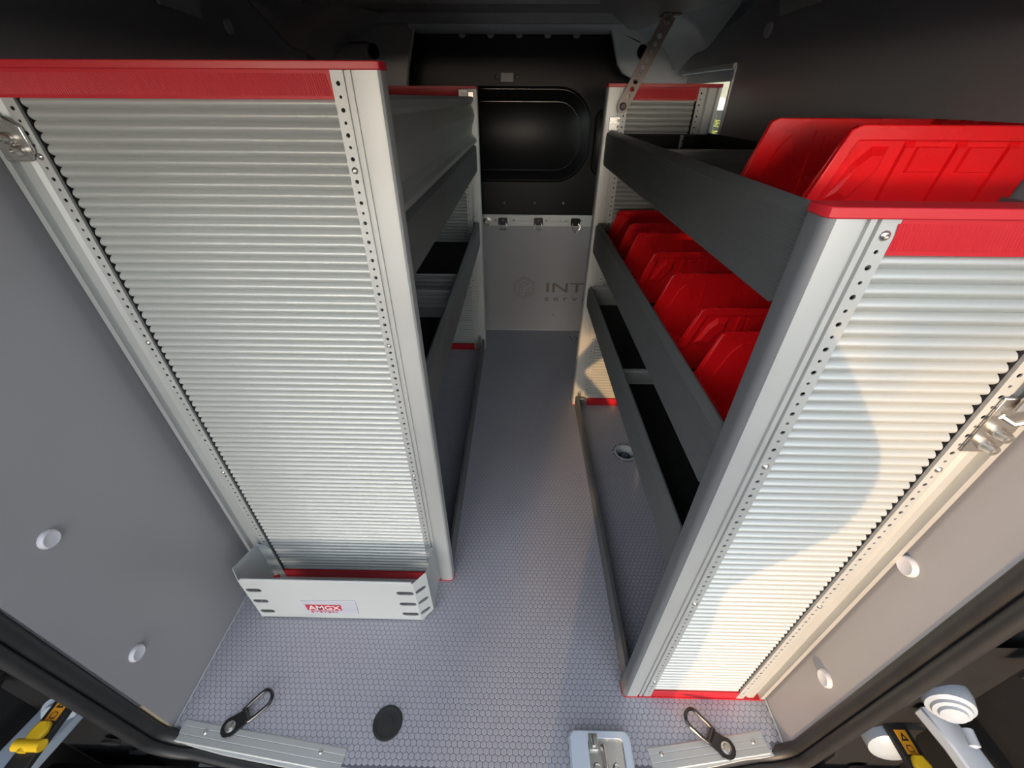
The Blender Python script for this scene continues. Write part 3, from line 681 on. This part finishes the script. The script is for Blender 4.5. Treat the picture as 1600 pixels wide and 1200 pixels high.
kb=thing('track_knob','round steel track bolt at the left end of the bulkhead track','bolt',(-.205,YB-.021,.818))
MB().lathe([(.022,0),(.022,.006),(.015,.008),(.012,.020),(.006,.020),(.006,.012),(0,.012)],(0,0,0),(0,-1,0),20).build('head','steel',kb)
MB().lathe([(.027,-.002),(.027,.001),(.022,.0015)],(0,0,0),(0,-1,0),20).build('washer','steel',kb)

# ------------------------------------------------------------ rear door hardware outside the seal
def check_arm(label,x,s,y0,y1,z,yb):
    t=thing('door_check_strap',label,'door hinge part',(x,(y0+y1)/2,z))
    Lh=(y1-y0)/2
    MB().prism([(-.024,-.012),(.024,-.012),(.026,.006),(-.026,.006)],XZ,-Lh,Lh).build('bar','rubber',t,bevel=.003)
    a=MB().box(-.014,.014,Lh-.070,Lh-.022,.006,.0072).build('warning_label','orange',t)
    tri=[(0,.010),(-.009,-.007),(.009,-.007)]
    F=lambda u,v,w,Lh=Lh:(u,Lh-.037+v,w)
    MB().prism(tri,F,.0072,.0077,[[(0,.004),(-.004,-.004),(.004,-.004)]]).build('warning_triangle','ink',a,smooth=False)
    ring=MB().prism(rrect(-.008,.008,Lh-.066,Lh-.052,.005),XY,.0072,.0077,[rrect(-.0065,.0065,Lh-.0645,Lh-.0535,.004)]); ring.build('warning_symbol','ink',a,smooth=False)
    c=MB().prism([(-.017,-.024),(-.020,.0),(-.013,.020),(.013,.020),(.020,.0),(.017,-.024)],lambda u,v,w:(u,Lh-.092+v,w),.004,.020).build('release_clip','yellow',t,bevel=.005)
    MB().tube([(-.032,Lh-.118,.012),(.032,Lh-.118,.012)],.0125,14).build('clip_handle','yellow',c)
    MB().tube([(-.006,Lh-.132,.012),(-.006,Lh-.116,.012)],.010,12).build('clip_pin','yellow',c)
    return t
check_arm('black door check strap with yellow clip, outside the left rear corner',-1.130,-1,.10,.395,.228,.3)
check_arm('black door check strap with yellow clip, outside the right rear corner',1.000,1,.10,.385,.178,.3)
# corrugated cable sleeve
cs=MB(); P=[];rr_=[]
for k in range(72):
    t_=k/71; P.append((-1.165-.10*max(0,t_-.55)**1.3*2,.435-.15*t_,.54-.20*t_)); rr_.append(.026 if k%3 else .0225)
tag(cs.tube(P,rr_,16).build('cable_sleeve','rubber'),'black corrugated rubber cable sleeve at the left rear corner','cable sleeve')
# bumper and pillar trims below the sill
bp=thing('rear_bumper','black plastic rear bumper step below the sill','bumper',(-.09,.2,-.1))
mb=MB().prism([(.285,-.030),(.305,-.050),(.30,-.40),(-.02,-.40),(-.05,-.14),(-.03,-.10),(.20,-.085),(.262,-.060)],YZ,-1.285,1.105); mb.build('step','bumper',bp,bevel=.004)
for x0,x1,s in((-1.285,-1.07,-1),(.90,1.105,1)):
    MB().prism([(.40,-.40),(.40,.55),(.385,.60),(.375,.10),(.345,.03),(.335,-.40)],YZ,x0,x1).build('corner_cover','bumper',bp,bevel=.004)
for x,z in((-1.10,.03),(-1.07,-.06),(.985,-.03)):
    MB().prism(circ(x,z,.018,14,1.5,.8),XZ,.330,.3365).build('drain_slot','gapshade',bp)
MB().box(1.02,1.06,.345,.352,.56,.62).build('bracket','bumper',bp)
loc(bp.children,bp)
DOORS=[]
for s_,xa,xb,lab in((-1,-1.30,-1.52,'left rear door swung open, black trimmed inside'),(1,1.12,1.32,'right rear door swung open, black trimmed inside')):
    d=thing('rear_door',lab,'van door',(xa,.42,-.4)); DOORS.append(d)
    t_=xb-xa
    MB().prism([(0,0),(t_,-.95),(t_+s_*.06,-.95),(s_*.06,.0)],XY,.0,2.15).build('inner_trim','bumper',d,bevel=.01)
    MB().prism([(s_*.062,0),(t_+s_*.062,-.86),(t_+s_*.075,-.86),(s_*.075,.0)],XY,-.05,2.2).build('outer_skin','body',d)
    MB().prism([(t_*.3-s_*.02,-.26),(t_*.75-s_*.02,-.66),(t_*.75,-.66),(t_*.3,-.26)],XY,.25,.80).build('pocket','bumper',d,bevel=.01)
def hinge_arm(door,x0,z,pts,w):
    t=Vector((x0,.3,z))-door.location; pts=[tuple(Vector(p)+t) for p in pts]
    n=len(pts); vs=[]; 
    for (x,y,zz) in pts: vs+=[(x-w,y,zz),(x+w,y,zz),(x+w,y,zz-.03),(x-w,y,zz-.03),(x,y,zz+.006)]
    f=[]
    for i in range(n-1):
        a=i*5;b=a+5
        for p,q in ((0,4),(4,1),(1,2),(2,3),(3,0)): f.append((a+p,a+q,b+q,b+p))
    return MB().add(vs,f+[(0,1,2,3),((n-1)*5,(n-1)*5+3,(n-1)*5+2,(n-1)*5+1)]).build('hinge_arm','white',door,bevel=.004),t
h,o=hinge_arm(DOORS[0],-1.19,.155,[(-.0,.10,0),(-.01,.0,.012),(-.04,-.12,.01),(-.09,-.24,0)],.055)
MB().lathe([(.040,0),(.040,.02),(.030,.026),(.028,.034),(.014,.036),(0,.036)],tuple(Vector((.012,.075,.015))+o),(.2,-.8,.5),22).build('pivot_cover','white',h)
h,o=hinge_arm(DOORS[1],1.03,.30,[(-.02,.07,.02),(.0,.0,.015),(.02,-.10,.0),(.04,-.24,-.02)],.030)
MB().lathe([(.044,-.03),(.048,.0),(.044,.022),(.036,.026),(.034,.032),(.026,.034),(.024,.040),(.010,.044),(0,.044)],tuple(Vector((-.020,.072,.075))+o),(-.35,-.85,.1),26).build('pivot_cover','white',h)
MB().lathe([(.010,0),(.010,.03),(0,.034)],tuple(Vector((-.005,.02,.055))+o),(-.2,-.9,-.1),14).build('bolt','white',h)
MB().lathe([(.05,-.06),(.055,-.02),(.050,.02),(.03,.03),(0,.034)],tuple(Vector((-.03,.06,-.18))+o),(-.2,-.9,.2),22).build('lower_pivot','white',h)

struct(MB().box(.90,1.22,.41,.43,-.5,1.9).build('trim_9','bumper')); struct(MB().box(-1.42,-1.075,.46,.48,-.5,1.9).build('trim_10','bumper'))

# ------------------------------------------------------------ outside
gr=struct(MB().box(-60,60,-60,60,-.66,-.62).build('floor_outside','tarmac')); gr.name='ground'
bd_=thing('building','beige rendered wall with a white arch seen through the side window','building',(4.2,11,-.62))
MB().box(-.6,6,3.0,3.2,0,4.2).build('wall','render',bd_)
MB().prism([(1.3+.34*math.cos(a*PI/12),1.86+.30*math.sin(a*PI/12)) for a in range(13)],lambda u,v,w:(u,w,v),2.9,3.0).build('arch','roofw',bd_)
MB().box(.98,1.62,2.94,3.0,0,1.86).build('gate','blacksteel',bd_)
bs=thing('bush','yellow-green bush outside the side window','bush',(3.95,10.2,-.62))
random.seed(3); mb=MB()
for k in range(2600):
    a=random.random()*2*PI; b=math.acos(2*random.random()-1); r=.95*random.random()**.33
    c=Vector((r*math.sin(b)*math.cos(a)*1.1,r*math.sin(b)*math.sin(a),.95+r*math.cos(b)*.93)); u=Vector((random.gauss(0,1),random.gauss(0,1),random.gauss(0,1))).normalized(); v=u.orthogonal().normalized()
    s=.035; mb.add([c-u*s,c+v*s*.5,c+u*s,c-v*s*.5],[(0,1,2,3)])
mb.build('foliage','leaf',bs,smooth=False,kind='stuff'); MB().tube([(0,0,0),(.02,0,.5),(0,.03,.9)],[.05,.04,.02],8).build('stem','wallcore',bs)
hs_=thing('sun_block_house','low plain rendered house added out of view behind the van','building',(-9.4,-13.5,-.62))  # unseen block added to keep the sun off the left side
MB().box(-7,4.20,-3,0,0,3.4).build('wall','render',hs_)
MB().prism([(-3.2,3.4),(.2,3.4),(-1.5,5.0)],YZ,-7.2,4.3).build('roof','labred',hs_)

# photographer holding the phone over the sill, outside the picture
ph=thing('person','person in a dark jacket standing behind the van with a phone raised','person',(.05,-.47,-.62))
def skin_mesh(name,mt,J,E,par):
    me=bpy.data.meshes.new(name); me.from_pydata([j[0] for j in J],E,[]); o=bpy.data.objects.new(name,me); COL.objects.link(o); o.parent=par
    o.modifiers.new('skin','SKIN'); 
    sv=me.skin_vertices[0].data if me.skin_vertices else None
    for i,j in enumerate(J): sv[i].radius=(j[1],j[1] if len(j)<3 else j[2]); sv[i].use_root=(i==0)
    s=o.modifiers.new('sub','SUBSURF'); s.levels=1; s.render_levels=1
    me.materials.append(M[mt]); return o
def _skin(name,mt,J,E,par):
    bm=bmesh.new(); L=bm.verts.layers.skin.verify(); V=[bm.verts.new(j[0]) for j in J]; bm.verts.ensure_lookup_table()
    for a,b in E: bm.edges.new((V[a],V[b]))
    for v,j in zip(V,J): v[L].radius=(j[1],j[2] if len(j)>2 else j[1])
    V[0][L].use_root=True
    me=bpy.data.meshes.new(name); bm.to_mesh(me); bm.free(); me.materials.append(M[mt])
    o=bpy.data.objects.new(name,me); COL.objects.link(o); o.parent=par
    o.modifiers.new('skin','SKIN').use_smooth_shade=True; s=o.modifiers.new('sub','SUBSURF'); s.levels=1; s.render_levels=1
    return o
J=[((0,0,.98),.15,.12),((0,0,1.18),.15,.12),((0,0,1.40),.17,.12),((0,.01,1.53),.06),((0,.02,1.66),.06),
 ((.09,0,.90),.095),((.11,.01,.50),.065),((.12,0,.10),.045),((.12,.10,.04),.04),
 ((-.09,0,.90),.095),((-.11,.01,.50),.065),((-.12,0,.10),.045),((-.12,.10,.04),.04),
 ((.19,0,1.45),.09),((.265,.08,1.67),.075),((.14,.30,1.90),.060),((.03,.40,2.03),.03),
 ((-.19,0,1.40),.09),((-.44,-.02,1.10),.045),((-.20,.04,.82),.042),((.13,.03,1.58),.10)]  # left arm bent out to pass a sun beam, extra shoulder joint closes another
E=[(0,1),(1,2),(2,3),(3,4),(0,5),(5,6),(6,7),(7,8),(0,9),(9,10),(10,11),(11,12),(2,13),(13,14),(14,15),(15,16),(2,17),(17,18),(18,19),(13,20)]
_skin('body','cloth',J,E,ph)
hd=MB().lathe([(0,-.125),(.045,-.118),(.068,-.08),(.078,-.02),(.082,.03),(.075,.075),(.05,.108),(0,.12)],(0,.03,1.76),(0,.1,1),20).build('head','skin',ph,ang=80)
MB().lathe([(.088,.0),(.090,.04),(.080,.09),(.05,.122),(0,.132)],(0,.02,1.765),(0,-.1,1),20).build('hair','hair',ph,ang=80)
MB().prism([(-.012,-.02),(.012,-.02),(0,.03)],XZ,.10,.125).xf(Matrix.Translation((0,0,1.74))).build('nose','skin',ph)
MB().box(-.04,.04,.405,.414,2.02,2.18).build('phone_in_hand','phone',ph,bevel=.004)
MB().lathe([(.17,-.20),(.15,-.10),(.145,.0),(.150,.08),(.11,.17),(.05,.21),(0,.215)],(.02,-.02,1.67),(0,-.1,1),20).build('sun_gap_hood','cloth',ph,ang=80)  # added to close the sun gaps between head and raised arm
for k in range(4): MB().tube([(.02,.40,2.03+.018*k),(-.01+.0,.425,2.035+.018*k),(-.045,.42,2.04+.018*k)],.009,8).build('finger','skin',ph)
MB().tube([(.03,.40,2.02),(.055,.395,2.07)],.010,8).build('thumb','skin',ph)

# tree behind the van added out of view, its crown placed to block the sun high up
tr_=thing('sun_block_tree','broad leafy tree added out of view behind the van','sun_block_tree',(-4.2,-9.0,-.62))
MB().tube([(0,0,0),(.1,0,1.2),(-.1,.1,2.6),(0,0,4)],[.22,.17,.14,.06],10).build('trunk','wallcore',tr_)
random.seed(11); mb=MB()
for (cx_,cy_,cz_,rx,rz_,n_) in ((1.5,0,4.3,2.6,1.9,8500),(-.6,.2,4.0,1.4,1.5,3500),(3.6,.1,4.6,1.8,1.8,3500),(1.42,0,2.95,.25,.85,1300)):  # last narrow clump shaped to close a sun gap beside the person
    for k in range(n_):
        a=random.random()*2*PI; b=math.acos(2*random.random()-1); q=random.random()**.4
        c=Vector((cx_+rx*q*math.sin(b)*math.cos(a),cy_+rx*.6*q*math.sin(b)*math.sin(a),cz_+rz_*q*math.cos(b))); u=Vector((random.gauss(0,1),random.gauss(0,1),random.gauss(0,1))).normalized(); v=u.orthogonal().normalized()
        h=.11 if n_>2000 else .07
        if n_>2000: c.z=max(c.z,2.88+.1*random.random())
        mb.add([c-u*h,c+v*h*.55,c+u*h,c-v*h*.55],[(0,1,2,3)])
mb.build('crown','leafg',tr_,smooth=False,kind='stuff')
